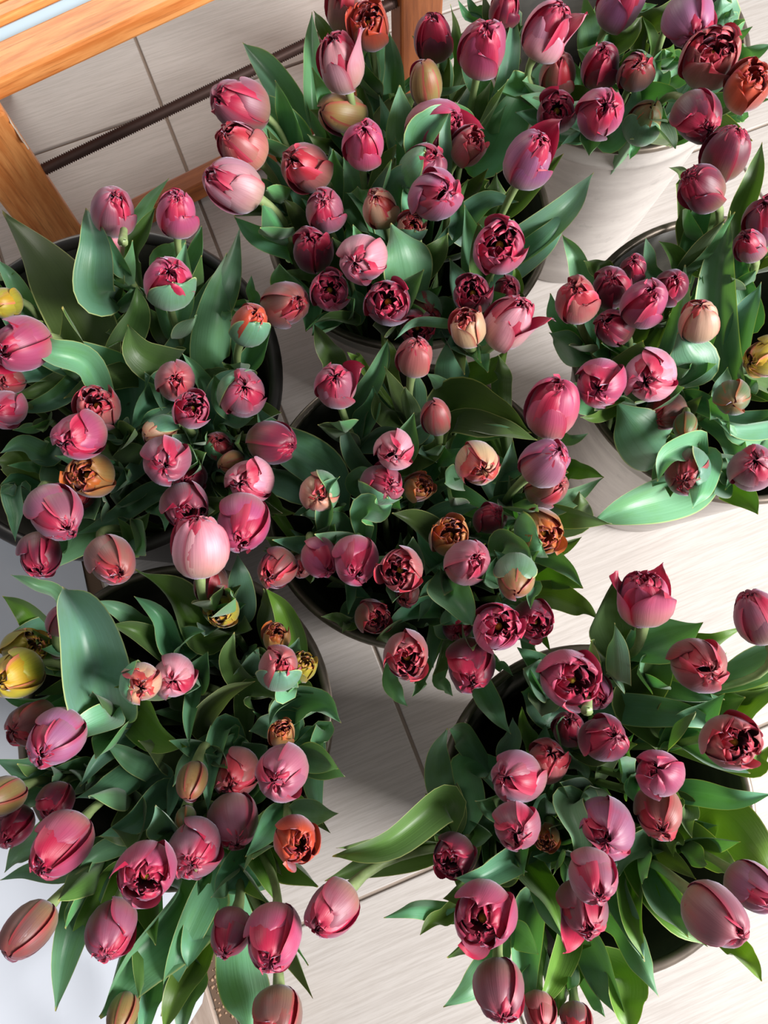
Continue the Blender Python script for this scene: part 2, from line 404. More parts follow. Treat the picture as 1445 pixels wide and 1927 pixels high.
# bucket, head centre, width, direction of the tip, tilt, layer, kind, tint, leaf hood | label
HEADS = '''
1 1030 60 92 62 68 2 F L | pale pink tall tulip with one petal flared open, leftmost
1 1168 8 86 60 60 1 C V | violet pink tulip cut by the top edge, left of centre
1 1297 38 96 300 35 2 D V | smooth rounded mauve tulip with creased tip, topmost right
1 1130 125 76 85 45 1 C K | dark crimson tulip shadowed under a curled teal leaf
1 1197 135 70 70 25 1 C B 60 | small brownish half open tulip clasped by green leaves at the middle
1 1335 112 108 70 32 2 O S | large ruffled tulip with yellow centre, near the right rim
1 1405 165 88 60 40 2 O R | orange red open tulip overhanging the right rim
1 1047 212 80 90 15 1 O K | tightly ruffled crimson tulip over the left front rim
1 1130 212 92 60 20 2 C P | bright pink tulip over the front rim beside the ruffled crimson one
1 1312 220 90 315 40 2 C K | dark plum tulip hanging past the right front rim
1 1050 140 72 90 50 0 C B | brown tulip half hidden behind the tall pale pink one
1 1212 228 70 70 40 0 G G 250 | unopened green bud low over the front rim
1 950 18 62 80 50 0 C K | dark tulip in shade at the top edge, far left
2 655 12 88 85 60 1 C S | dusty salmon tulip cut by the top edge, above the others
2 695 52 82 100 35 1 O R | brown red ruffled tulip just below the topmost one
2 640 118 94 108 62 2 F L | pale striped pink tulip with a split left petal, upper left
2 815 72 76 95 62 1 C K | dark rose tulip in front of the bench post
2 908 92 94 80 45 2 C P | bright pink tulip with gaping top, right of the bench post
2 800 158 70 100 60 1 G U | olive brown closed bud below the dark rose tulip
2 452 200 102 160 55 1 C M | layered crimson mauve tulip, topmost of three on the left
2 455 275 88 140 52 2 C S | salmon mauve tulip, middle of three on the left
2 440 348 100 152 66 2 C L | pale lilac pink tulip, lowest of three on the left
2 645 215 84 170 50 0 G U | olive green shaded bud behind the upright leaves
2 685 272 82 85 38 2 C P | clean pink oval tulip above the middle
2 575 315 92 150 38 1 C S | salmon pink tulip with red heart, left of the clean pink oval
2 818 240 104 20 50 1 F P | large rose tulip crossed by a pointed leaf
2 880 278 70 45 45 1 O S | rose red tulip tucked right of the leaf crossed one
2 797 318 86 45 45 1 C M 170 | mauve brown tulip wrapped by a leaf on its left
2 820 368 98 20 25 2 C V | violet pink tulip with deep fold, right of the middle
2 995 300 98 65 50 2 F V | violet pink tulip with a raised petal, at the right edge
2 612 395 80 100 25 1 C M | dusky mauve tulip with dark heart, left of the middle
2 715 392 70 110 38 1 C C | pale peach tulip in the very middle
2 773 428 58 60 20 1 O C 270 | small peach tulip with yellow heart above a broad leaf
2 588 470 82 100 30 1 C K | dark crimson tulip at the left rim
2 682 487 96 200 18 2 D L | pale lilac smooth tulip below the middle
2 940 465 106 90 14 2 O P | big ruffled rose tulip with one petal bent right
2 620 548 80 90 10 1 O P | round pink frilled tulip at the front left
2 538 572 90 15 35 1 C B | dusky brown mauve tulip hanging outside the left front rim
2 730 570 92 80 8 2 O K | round ruffled crimson tulip with yellow centre at the front
2 800 582 64 300 20 0 C B 60 | small brown bud under a pale leaf at the front
2 890 555 80 100 15 1 O K | dark ruffled crimson tulip above the cream one
2 785 615 72 270 10 0 O K | deep red tulip behind an arching leaf at the front rim
2 880 618 74 105 45 2 O C | cream and pink tulip with torn open yellow heart
2 958 607 98 55 58 2 F L | long rose pink tulip with parted tips, right front
2 955 545 54 80 20 0 C K | dark red tulip hidden below the big ruffled rose one
3 213 397 88 80 38 2 C M | crimson mauve tulip with a stubby cut stalk, nearest the bench leg
3 333 402 82 85 45 2 C P | upright bright rose tulip against the bench stretcher
3 198 462 76 88 50 1 C L 240 | pale mauve tulip hooded by a broad green leaf
3 318 530 96 85 24 2 C P 285 | bright pink tulip seated in a teal leaf cup
3 40 650 106 205 40 2 F P | large pink tulip cut by the left edge
3 8 570 60 190 40 0 C Y | yellow olive bud cut by the left edge
3 470 610 74 60 40 1 C R 265 | small orange red tulip in a broad green cup
3 8 770 76 200 30 1 C M | mauve tulip cut by the left edge below the large pink one
3 330 716 80 90 10 1 C S | salmon mauve tulip, upper of the touching pair at the middle
3 360 772 74 60 18 2 O M | ruffled rose tulip, lower of the touching pair at the middle
3 457 740 92 70 15 1 C M 130 | mauve red tulip wrapped in leaf at the right rim
3 185 768 88 110 20 1 O S | salmon red frilled tulip left of the middle
3 150 820 94 205 36 2 C P | rose tulip touching the frilled salmon one
3 312 866 96 250 14 2 D M | smooth dusty pink tulip closed to a point
3 300 812 58 200 50 0 G C 70 | pale peach bud behind the smooth dusty pink tulip
3 412 838 54 100 20 0 C S 220 | small salmon bud deep in a leaf funnel
3 512 832 88 350 52 1 D K | crimson tulip lying over the right rim
3 172 895 90 180 28 1 O O | orange brown open tulip with yellow heart
3 105 965 102 300 42 2 C M | large dusty mauve tulip pointing down
3 147 930 66 270 40 0 C B | brown mauve tulip behind the large dusty one
3 470 905 90 190 24 1 C L | pale pink tulip above the bright pair at the right front
3 348 950 90 290 34 1 O M | dark rose frilled tulip at the front rim
3 457 985 106 262 42 2 C P | bright pink tulip at the right front corner
3 75 1045 82 270 42 1 C K | dark red tulip hanging outside the rim, lower left
3 210 1055 94 300 38 2 C B | brown mauve tulip hanging outside the front rim
3 435 870 48 200 40 0 G U | small olive bud right of the leaf funnel
3 357 900 64 200 20 0 C K | dark red tulip deep in shade
3 18 718 54 200 30 0 C S | peach bud at the left edge under the large pink one
5 780 672 74 80 42 2 D S | dusty rose closed tulip standing highest at the back
5 632 725 86 100 22 2 F M | mauve pink tulip with a flared left petal, back left
5 820 785 66 100 40 1 G S | salmon brown bud behind a curved leaf
5 742 848 80 270 10 2 C L | palest pink twisted tulip in the middle
5 600 927 78 260 14 1 C C 20 | greenish peach tulip between two curled leaves, left
5 720 910 82 350 22 1 C M 250 | mauve red tulip just below the palest one
5 787 918 58 20 30 0 O O | small olive brown tulip right of the mauve red one
5 900 873 88 315 20 2 C C | peach yellow tulip with orange heart
5 1025 870 94 40 40 2 D V | violet pink folded tulip at the right rim
5 1030 918 78 20 40 0 C B | brown mauve tulip under the violet folded one
5 1040 767 106 75 58 2 C P | big bright pink tulip overhanging the right back rim
5 845 1010 80 60 20 1 O O | olive orange tulip with yellow petal tip
5 880 1057 90 30 24 2 C M | dark mauve tulip with crimson slit, right of the middle
5 922 975 62 40 30 0 C K | dark crimson tulip hidden in leaves
5 1015 1000 90 330 32 1 O O 200 | olive and orange tulip at the right
5 970 1088 80 270 32 2 G U 90 | smooth olive peach bud under a leaf hood
5 755 1072 90 200 10 2 O S | salmon pink ruffled tulip at the front
5 603 1050 74 300 46 1 C P | pink tulip, left of the touching pair at the front left
5 670 1055 92 270 34 2 C P | bright pink tulip, right of the touching pair at the front left
5 520 1070 76 230 32 1 C B | wilted brown tulip outside the left rim
5 568 1066 46 250 30 0 C B | small brown bud beside the wilted tulip
5 700 1160 68 330 30 0 O B | shaded brown red tulip low at the front rim
5 765 1232 92 280 20 2 O S | brown salmon ruffled tulip hanging outside the front rim
5 935 1180 98 30 14 2 O P | rose ruffled tulip at the lower right
5 885 1252 96 270 38 1 C K | dark crimson tulip hanging lowest
5 1003 1165 78 300 28 1 O K | dark red frilled tulip right of the rose ruffled one
5 860 1175 62 260 30 0 C K 90 | crimson tulip mostly hooded by a broad leaf
5 765 1118 50 260 30 0 C B | small brown tulip under the salmon ruffled one
4 1365 290 92 75 62 2 D K | dark plum tulip standing tall above the others
4 1320 355 86 140 45 2 C K | brown crimson tulip beside the tall plum one
4 1442 415 84 100 45 1 C V | mauve crimson tulip cut by the right edge, upper
4 1410 462 60 120 40 1 C M | small mauve brown tulip beside the edge cut one
4 1085 565 84 100 34 2 C S | salmon brown tulip farthest left
4 1150 540 80 90 22 1 C K | dark crimson tulip at the back left
4 1212 570 90 60 34 2 C P | crimson pink tulip with pale split petal
4 1155 615 72 150 30 1 C K | dark mauve tulip in front of the crimson pair
4 1262 540 68 60 30 0 C K | shaded crimson tulip behind the upright leaf
4 1315 605 76 85 48 2 D C | cream bud flushed pink on a teal leaf
4 1192 505 52 90 30 0 C K | small dark red tulip against the dark rim
4 1130 722 98 250 14 2 C P | large rose tulip with folded petals over the left front rim
4 1222 708 104 230 14 2 C L | large pale mauve tulip with crimson heart
4 1250 775 78 220 30 0 C B | brown mauve shaded tulip under the pale mauve one
4 1290 802 50 270 40 0 G G | small olive bud near the shaded brown tulip
4 1442 672 80 200 40 1 C Y | yellow olive tulip cut by the right edge
4 1378 748 74 280 14 1 G G | round green bud with pinkish tip
4 1290 888 88 260 20 1 C B 0 | brown mauve tulip inside a green leaf cup at the front rim
4 1415 880 88 60 18 1 C M | dusky mauve tulip with crimson heart at the front right
4 1288 842 44 90 40 0 C O | orange petal tip peeking above the leaf cup
7 1212 1130 130 85 66 2 W P | wide open crimson pink tulip standing above the back rim
7 1428 1160 96 110 62 2 C M | mauve crimson tulip on a bare stem at the right edge
7 1070 1275 116 330 20 2 O P | large ruffled rose tulip at the back left rim
7 1315 1252 106 330 24 2 C S | dusky salmon tulip at the back right
7 1118 1300 70 300 40 0 C V | violet tulip half hidden behind the large ruffled rose one
7 1375 1395 112 345 18 2 O S | wide salmon brown tulip with yellow stamens at the right
7 1137 1390 90 10 24 2 C K | dark crimson tulip in the middle of the bunch
7 1070 1370 64 80 30 0 C M | mauve brown tulip in shade left of the dark crimson one
7 1030 1432 84 60 22 1 C S | dusky rose tulip behind the left pair
7 972 1462 102 180 24 2 C M | mauve crimson tulip, upper of the left pair
7 1240 1455 94 100 10 2 C P | pinwheel crimson tulip with four curled petals
7 972 1555 94 270 14 2 C M | dusty pink tulip, lower of the left pair
7 1140 1560 116 270 20 2 C V | large violet pink pinwheel tulip at the centre front
7 1030 1575 50 250 30 0 O O | small orange olive bud between two tulips
7 1240 1530 92 270 40 1 C S | brown crimson tulip below the pinwheel one
7 855 1610 84 230 30 1 O K | dark plum tulip half covered by a leaf at the far left
7 912 1720 124 240 24 2 O P | largest rose tulip with a petal flared left
7 1115 1650 94 280 44 2 C M | mauve tulip, upper of the overlapping front pair
7 1098 1710 96 280 48 1 F M | dark mauve tulip, lower of the overlapping front pair
7 1345 1720 112 315 58 2 D M | big dusty mauve tulip pointing to the lower right
7 1418 1670 92 320 58 1 C V | mauve tulip cut by the right edge near the big dusty one
7 940 1862 98 270 56 1 D M | mauve brown tulip hanging low at the bottom left
7 1015 1905 64 270 56 0 C S | pink brown tulip cut by the bottom edge
7 1085 1925 64 270 56 0 C B | brown tulip cut by the bottom edge beside green stems
7 625 1710 96 228 58 2 C M | mauve brown tulip on a long stem reaching far out left
6 375 1030 108 92 70 2 D L | tall pale pink tulip on a thick bare stem at the back
6 398 1100 70 90 58 0 C B | pale brown tulip behind the bare stem
6 420 1150 64 200 20 0 O Y | yellow olive tulip at the back
6 112 1168 54 80 48 1 C M | slim mauve bud beside a broad triangular leaf
6 105 1212 50 90 40 0 C B | small brown bud below the slim mauve one
6 45 1220 80 20 36 1 O Y | yellow frilled tulip, upper of two at the left edge
6 30 1270 94 210 40 1 C Y | yellow orange tulip, lower of two at the left edge
6 265 1285 78 270 14 2 C C 180 | cream pink tulip hooded by a teal leaf
6 327 1273 88 250 10 2 C L | pale pink pinwheel tulip beside the hooded cream one
6 525 1255 84 80 18 2 C S 270 | brown salmon tulip with a green leaf point in front
6 570 1255 56 60 30 0 O Y | yellow frilled bud at the right rim
6 520 1200 56 90 30 0 O O | orange olive bud behind the brown salmon tulip
6 60 1362 88 200 44 1 D B | brown mauve tulip, left of the touching pair
6 105 1390 104 230 44 2 C V | violet pink tulip, right of the touching pair
6 530 1382 54 90 30 0 O O | small orange olive bud above the mauve pink tulip
6 445 1455 88 240 34 1 C S | salmon crimson tulip at the right of the bunch
6 530 1455 108 230 20 2 C M | large mauve pink tulip over the right rim
6 362 1470 64 260 54 1 G U | slim olive peach bud among narrow leaves
6 350 1542 46 270 40 1 G G | small green bud on top of a mauve tulip
6 440 1545 98 280 48 1 D M | dusty crimson closed tulip below the salmon one
6 365 1600 110 260 24 2 C M | mauve crimson tulip with tiny yellow eye
6 275 1640 118 260 20 2 O P | brightest crimson ruffled tulip with a flared petal
6 115 1590 112 235 58 2 C P | long pink crimson tulip leaning to the lower left
6 105 1510 70 260 40 0 C K | dark crimson tulip in shade above the long pink one
6 5 1500 80 210 40 1 G U | pale olive bud cut by the left edge
6 25 1555 76 250 40 0 C K | dark crimson tulip cut by the left edge
6 557 1580 92 300 24 2 O R | orange tulip with yellow centre outside the right rim
6 55 1750 94 235 60 2 G B | long olive brown tulip hanging at the lower left corner
6 210 1750 98 265 52 1 C M | dark mauve brown tulip beside a long broad leaf
6 433 1755 78 255 56 1 C M | slim mauve brown tulip left of the bright crimson one
6 515 1765 112 265 44 2 C P | bright crimson tulip hanging lowest in view
6 522 1915 96 270 62 1 C B | brown mauve tulip cut by the bottom edge
6 232 1908 64 260 60 0 G U | olive bud cut by the bottom edge between leaves
'''
# bucket, base, tip, width, sideways bend, leaf tint (f: in front of the heads)
LEAVES = '''
2 556 230 456 80 60 8 g
2 548 275 457 180 74 6 g
2 600 240 587 22 46 -6 g
2 640 100 590 20 32 0 d
2 703 205 681 72 40 -6 g
2 712 112 709 12 28 0 g
2 750 195 732 60 46 6 g
2 640 270 583 206 48 10 d
2 640 278 578 252 34 -4 d
2 735 290 713 178 28 4 g
2 712 250 788 170 56 -6 d
2 752 196 732 176 18 0 y
2 830 150 775 67 42 6 g
2 826 152 834 75 26 0 g
2 805 182 880 158 16 0 g
2 800 275 848 197 58 -8 gf
2 840 298 849 197 22 -6 gf
2 745 350 805 275 40 16 gf
2 780 398 730 334 42 6 g
2 680 398 646 295 50 6 g
2 728 448 650 362 70 10 g
2 730 512 690 433 36 12 g
2 532 392 500 290 46 8 g
2 525 302 503 240 26 -4 d
2 572 392 537 350 28 4 g
2 572 432 532 372 32 6 d
2 535 395 440 407 48 4 d
2 548 462 441 408 50 -10 g
2 605 350 588 320 20 0 g
2 640 338 620 275 32 0 g
2 775 522 735 420 86 8 gf
2 905 188 866 112 42 4 g
2 935 195 968 18 36 8 g
2 918 292 1033 102 72 -8 g
2 890 240 925 150 28 -4 d
2 915 266 953 197 22 -4 g
2 868 130 848 8 28 4 d
2 888 62 862 0 20 0 g
2 902 48 878 -8 22 0 g
2 936 72 908 -12 32 4 d
2 958 62 928 -2 30 4 g
2 880 385 935 325 60 26 d
2 872 432 976 380 46 -26 g
2 960 472 1118 324 60 14 g
2 965 506 1078 375 50 12 g
2 770 525 843 438 60 10 d
2 855 435 868 355 30 0 g
2 840 582 787 540 36 -8 g
2 842 610 742 640 17 20 gf
2 966 552 967 498 24 4 y
2 668 598 668 545 34 6 g
2 665 602 592 607 24 6 d
2 575 556 522 513 32 4 g
2 585 520 524 512 18 0 d
5 635 692 592 610 46 0 d
5 682 692 653 662 20 0 y
5 668 775 730 638 46 6 g
5 712 725 729 638 24 4 g
5 736 712 716 625 30 6 y
5 690 795 702 726 46 8 g
5 748 795 705 738 44 -8 d
5 775 785 781 692 44 0 g
5 838 752 802 702 26 8 g
5 850 748 853 622 62 0 g
5 878 728 957 655 46 6 y
5 942 745 938 668 36 4 d
5 850 775 1000 815 100 -14 d
5 848 805 1012 828 48 -8 d
5 1042 832 1108 815 24 4 g
5 872 838 988 817 36 -12 g
5 822 872 873 842 40 4 g
5 922 886 998 878 48 0 g
5 606 895 481 760 84 -22 g
5 690 885 645 790 38 -8 g
5 732 818 815 775 52 16 g
5 782 850 815 775 28 10 g
5 768 882 845 812 40 8 d
5 558 905 446 833 60 -14 g
5 618 962 640 897 34 -14 gf
5 508 945 556 966 26 6 y
5 604 988 552 968 36 12 g
5 655 1002 605 985 34 16 g
5 686 1002 660 935 36 10 g
5 668 916 700 882 28 -8 g
5 690 962 738 948 48 8 gf
5 812 1018 738 965 60 6 d
5 765 948 795 930 20 0 d
5 815 932 870 900 26 -14 g
5 842 930 952 967 50 8 g
5 950 952 1137 898 54 16 g
5 1058 888 1137 898 38 -8 y
5 998 962 1152 985 48 -4 d
5 1078 988 1090 925 40 6 d
5 1045 1042 1095 1010 26 0 d
5 808 988 900 955 40 -12 g
5 948 1032 900 958 32 6 g
5 940 1012 970 980 28 -8 g
5 948 1022 1000 1056 50 -12 gf
5 948 1082 930 1035 28 10 gf
5 1000 1062 1097 1107 58 -4 y
5 1018 1040 1097 1106 38 -12 g
5 1032 1122 1125 1165 54 -6 y
5 1000 1105 998 1146 22 0 gf
5 838 1078 782 998 34 -6 g
5 842 1108 788 1123 38 4 g
5 810 1095 786 1170 22 -4 g
5 780 1122 741 1150 24 4 g
5 826 1148 721 1187 44 10 g
5 848 1112 890 1178 72 0 gf
5 815 1175 815 1258 28 4 g
5 732 1268 768 1330 30 8 g
5 800 1282 775 1312 22 -4 g
5 826 1265 852 1310 24 4 g
5 985 1188 1022 1250 32 4 g
5 1010 1180 1036 1226 20 0 y
5 905 1302 961 1382 46 6 g
5 932 1240 966 1273 20 -4 g
5 660 1100 656 1155 26 4 g
5 662 1172 604 1160 24 4 d
5 660 1160 643 1192 18 0 d
5 578 1050 495 1036 30 4 g
5 572 1035 498 1030 26 -8 g
3 168 640 5 400 104 14 d
3 240 715 -15 572 72 -22 g
3 180 550 163 392 64 10 gf
3 222 495 193 420 30 -6 gf
3 172 592 232 480 48 6 d
3 228 642 258 535 58 8 d
3 252 482 292 390 40 0 d
3 245 466 318 335 30 -10 g
3 306 502 350 452 42 0 g
3 330 692 240 610 74 -24 d
3 320 628 262 540 36 12 g
3 348 655 452 425 70 14 g
3 400 688 427 475 68 -6 g
3 470 572 473 518 22 0 g
3 438 608 418 585 24 0 g
3 452 700 418 682 32 0 d
3 168 692 42 620 54 -12 gf
3 135 702 -5 735 42 8 g
3 188 690 17 774 48 -18 g
3 160 695 10 745 40 -10 d
3 272 706 120 750 46 14 d
3 50 578 -5 488 40 4 g
3 -10 535 30 512 14 -4 y
3 386 742 343 665 34 4 g
3 302 768 271 700 42 8 g
3 392 727 430 695 34 -6 d
3 402 772 445 695 36 -14 g
3 420 797 478 785 30 8 g
3 302 742 247 810 80 8 g
3 328 792 260 810 36 14 g
3 350 800 362 845 38 0 g
3 388 882 425 896 56 -12 g
3 395 822 444 828 28 -10 g
3 238 868 103 858 38 -6 g
3 225 892 275 838 44 -8 d
3 270 868 213 916 30 -4 g
3 88 857 0 853 44 16 g
3 65 892 -10 868 56 6 d
3 88 886 14 876 24 4 g
3 100 876 86 927 34 0 g
3 298 926 140 1006 40 -10 g
3 188 986 70 1082 58 6 g
3 45 912 29 1020 40 0 g
3 38 926 0 928 24 4 g
3 250 1032 222 975 30 4 d
3 238 992 282 964 50 4 d
3 288 950 310 1000 30 -6 g
3 385 956 430 935 36 4 d
6 186 1288 118 1104 118 10 gf
6 112 1132 20 1082 28 4 g
6 92 1190 4 1122 48 8 y
6 96 1192 -10 1228 48 6 g
6 98 1198 15 1256 24 6 g
6 112 1252 10 1258 22 4 g
6 282 1178 178 1130 40 4 g
6 312 1222 208 1175 48 8 d
6 378 1205 255 1070 76 14 y
6 338 1218 252 1122 46 12 g
6 338 1228 386 1187 42 -8 g
6 456 1152 446 1042 46 0 g
6 500 1182 495 1108 38 8 d
6 556 1222 500 1107 50 12 y
6 470 1290 440 1190 46 -20 d
6 380 1358 480 1282 44 -14 d
6 462 1272 487 1220 42 -4 g
6 535 1300 535 1248 42 0 gf
6 562 1312 506 1366 30 10 g
6 552 1366 468 1376 48 6 g
6 468 1312 532 1322 46 -12 d
6 560 1332 642 1360 72 -20 g
6 608 1372 612 1426 32 12 g
6 586 1388 608 1552 42 10 g
6 422 1372 391 1528 40 8 g
6 400 1396 325 1480 32 10 g
6 336 1470 314 1546 24 0 g
6 224 1314 125 1325 78 14 g
6 160 1302 80 1330 36 -8 g
6 206 1352 115 1411 52 6 gf
6 262 1335 352 1405 78 10 y
6 366 1290 356 1405 28 4 g
6 256 1367 150 1480 44 10 g
6 302 1456 195 1400 50 6 g
6 342 1432 260 1393 58 6 d
6 276 1446 140 1502 54 -12 g
6 146 1452 -10 1545 52 8 g
6 142 1452 -10 1430 56 -8 g
6 316 1492 185 1575 50 -12 g
6 286 1546 190 1575 48 -8 d
6 252 1582 148 1632 40 6 g
6 132 1640 0 1656 36 8 g
6 76 1572 8 1642 40 4 g
6 176 1622 104 1903 72 14 g
6 200 1622 108 1860 44 12 d
6 226 1642 128 1792 42 6 y
6 346 1692 187 1914 118 16 g
6 396 1662 302 1912 58 10 g
6 382 1722 352 1822 58 4 g
6 376 1792 308 1942 58 6 y
6 366 1832 338 1955 50 0 g
6 286 1842 265 1962 42 0 g
6 258 1872 203 1952 42 0 y
6 482 1592 403 1687 92 0 g
6 496 1652 402 1686 36 8 g
6 490 1582 515 1692 50 0 y
6 480 1596 531 1648 26 -4 d
6 556 1512 534 1570 30 8 y
6 576 1526 622 1568 22 0 d
6 452 1798 472 1962 84 -4 g
6 386 1642 372 1686 22 0 g
6 90 1310 0 1306 28 -6 g
6 326 1532 287 1552 22 6 g
4 1096 532 1058 442 38 6 g
4 1140 512 1098 490 38 4 d
4 1222 512 1215 447 28 0 g
4 1286 512 1239 454 38 6 d
4 1322 482 1280 357 76 6 d
4 1288 346 1258 315 26 12 d
4 1392 422 1434 267 42 4 d
4 1356 655 1375 400 76 -10 g
4 1412 602 1395 455 46 -6 g
4 1390 672 1432 530 52 -6 g
4 1256 672 1289 498 42 6 g
4 1300 562 1323 517 24 0 g
4 1096 642 1035 552 50 -8 g
4 1116 642 1106 568 38 0 g
4 1116 600 1150 575 28 -8 d
4 1140 666 1115 620 32 4 y
4 1202 668 1147 655 26 4 g
4 1086 672 1033 625 46 4 g
4 1306 696 1276 625 76 6 gf
4 1286 737 1278 675 36 -8 g
4 1232 852 1160 757 92 0 g
4 1152 770 1092 785 24 -8 y
4 1312 836 1237 906 48 22 gf
4 1328 862 1303 957 50 -8 gf
4 1292 922 1112 985 82 6 gb
4 1298 752 1375 820 40 -16 g
4 1372 820 1365 922 40 -16 g
4 1448 795 1347 785 40 -14 g
4 1440 832 1355 790 32 -12 g
4 1376 912 1426 968 56 -6 y
4 1442 732 1398 705 36 0 d
4 1262 812 1240 788 18 0 y
1 1120 82 1130 -5 48 0 g
1 1150 97 1086 94 44 -6 g
1 1150 102 1208 30 50 4 d
1 1226 97 1208 30 24 4 d
1 1190 32 1237 8 20 0 g
1 1216 62 1292 -12 50 4 d
1 1350 62 1358 -12 50 0 g
1 1365 57 1378 14 20 0 g
1 1370 77 1416 50 26 0 g
1 1385 122 1452 83 42 0 g
1 1236 167 1246 93 32 -8 g
1 1275 147 1251 93 32 4 g
1 1210 182 1291 200 40 -16 g
1 1150 267 1201 148 38 14 g
1 1190 257 1220 190 32 0 d
1 1250 242 1278 198 22 0 g
1 1092 252 1022 262 28 6 g
1 1102 247 1056 273 24 4 g
1 1096 172 1077 112 28 0 g
1 1070 152 1032 130 28 -6 y
1 1385 217 1408 218 22 0 g
1 1270 262 1185 262 28 4 d
7 1162 1282 1156 1172 46 0 gf
7 1180 1247 1285 1177 46 8 g
7 1196 1252 1278 1190 42 -8 y
7 1280 1222 1400 1180 38 8 y
7 1200 1322 1252 1200 80 6 d
7 1235 1302 1364 1317 42 8 g
7 1308 1342 1402 1311 70 -4 y
7 1372 1342 1462 1285 70 0 y
7 1382 1302 1452 1290 38 6 g
7 1165 1327 1367 1378 58 -16 g
7 1038 1342 980 1302 60 6 g
7 1000 1397 982 1330 30 -6 y
7 956 1422 965 1350 38 6 g
7 836 1497 842 1370 48 -14 g
7 890 1408 845 1372 44 8 g
7 880 1440 873 1584 54 -10 g
7 836 1502 862 1580 60 -6 d
7 838 1508 625 1612 66 -20 df
7 966 1622 856 1653 50 -12 gf
7 850 1712 722 1727 40 12 g
7 848 1717 790 1760 30 6 y
7 970 1617 968 1655 24 0 g
7 988 1622 1060 1770 58 -10 y
7 1020 1622 1060 1768 46 12 g
7 990 1732 1001 1905 62 8 g
7 1062 1762 1004 1908 50 -8 y
7 938 1792 834 1895 50 -12 g
7 1068 1512 1084 1637 54 -12 gf
7 1066 1612 1064 1667 22 0 g
7 1106 1772 1180 1942 62 -8 g
7 1082 1802 1050 1915 40 8 y
7 1160 1662 1213 1810 50 0 g
7 1190 1642 1212 1805 48 12 y
7 1156 1732 1240 1877 50 -6 g
7 1166 1832 1185 1945 72 0 y
7 1220 1612 1332 1782 76 8 y
7 1236 1592 1310 1655 38 0 d
7 1346 1532 1456 1655 86 -10 y
7 1290 1577 1392 1662 60 -8 d
7 1370 1772 1433 1847 42 -4 y
7 1280 1397 1412 1455 50 12 g
7 1296 1492 1452 1495 46 12 g
7 1176 1442 1193 1380 28 -8 g
7 1070 1422 1107 1470 36 -6 g
7 1050 1502 1112 1480 36 -8 d
7 1046 1492 1040 1450 28 4 g
7 1030 1542 1025 1500 32 0 g
7 1222 1592 1165 1650 50 10 g
7 1280 1512 1302 1577 36 4 d
7 1265 1567 1267 1612 24 0 y
7 1205 1477 1210 1528 20 0 y
7 1050 1592 1003 1612 30 -8 g
7 1402 1442 1452 1400 30 0 y
7 1130 1292 1168 1290 18 -4 g
'''
# ---------------------------------------------------------------- tulip heads: petals
PN = {}
def petal(key, th0, L, R, A, tip, imb=.05, ruf=0., flare=0., seed=0, nu=11, nv=13, curl=0., fold=0., bmp=.05):
    """one petal wrapped round the axis; u across, v from base to tip"""
    r_ = random.Random(seed)
    p1, p2, p3 = (r_.uniform(0, 6.28) for _ in range(3))
    V, UV = [], []
    for j in range(nv):
        v = j / (nv - 1)
        if v < .42:
            r = R * (.10 + .90 * math.sin(math.pi / 2 * v / .42) ** .85)
            z = L * .44 * (1 - math.cos(math.pi / 2 * v / .42))
        else:
            w = (v - .42) / .58
            r = R * (tip + (1 - tip) * max(0, math.cos(math.pi / 2 * w)) ** .95)
            z = L * (.44 + .56 * math.sin(math.pi / 2 * w) ** 1.0)
            if flare: r = R * (1 + flare * w ** 1.8); z = L * (.44 + .60 * w * (1 - .18 * flare * w))
        a = A * R * (max(0, math.sin(math.pi * (.045 + .955 * v ** .86))) ** .72)
        if j == nv - 1: a = A * R * .03
        for i in range(nu):
            u = -1 + 2 * i / (nu - 1)
            re = max(r, .30 * R)
            th = th0 + max(-2.0, min(2.0, u * a / re))
            rr = r + imb * u * R * (.4 + v) + curl * R * abs(u) ** 3 * v
            rr -= .05 * R * math.exp(-(u / .13) ** 2) * v
            rr += ruf * R * v * v * (math.sin(5.2 * u + p1) * .6 + math.sin(11 * u + p2) * .5 * abs(u))
            rr += bmp * R * v * math.sin(2.6 * u + p2 + 2.2 * v) * math.sin(3.1 * v + p3)
            zz = z + ruf * L * .35 * v * v * math.sin(7 * u + p3) - fold * L * abs(u) ** 2 * v ** 2 * .25
            V.append((rr * math.cos(th), rr * math.sin(th), zz)); UV.append(((u + 1) / 2, v))
    return mesh('petal', V, gridfaces(nu, nv), [M_PI if key == 'i' else M_PO], UV)
def pistil_mesh():
    V, Fc = lathe([(0, .0), (.09, .02), (.10, .30), (.16, .36), (.14, .42), (0, .44)], 8)
    return mesh('pistil', V, Fc, [M_PIST])
def stamens_mesh():
    V, Fc = [], []
    for k in range(6):
        a = k * 1.047; b = len(V)
        for z, s in ((.05, .02), (.30, .02), (.31, .05), (.50, .05), (.52, .01)):
            for q in range(4):
                c = a + .0; rr = .17 + .26 * z
                V.append((rr * math.cos(c) + s * math.cos(q * 1.571), rr * math.sin(c) + s * math.sin(q * 1.571), z))
        for j in range(4):
            for q in range(4): Fc.append((b + j * 4 + q, b + j * 4 + (q + 1) % 4, b + j * 4 + 4 + (q + 1) % 4, b + j * 4 + 4 + q))
    return mesh('stamens', V, Fc, [M_ANTH])
PIST, STAM = pistil_mesh(), stamens_mesh()
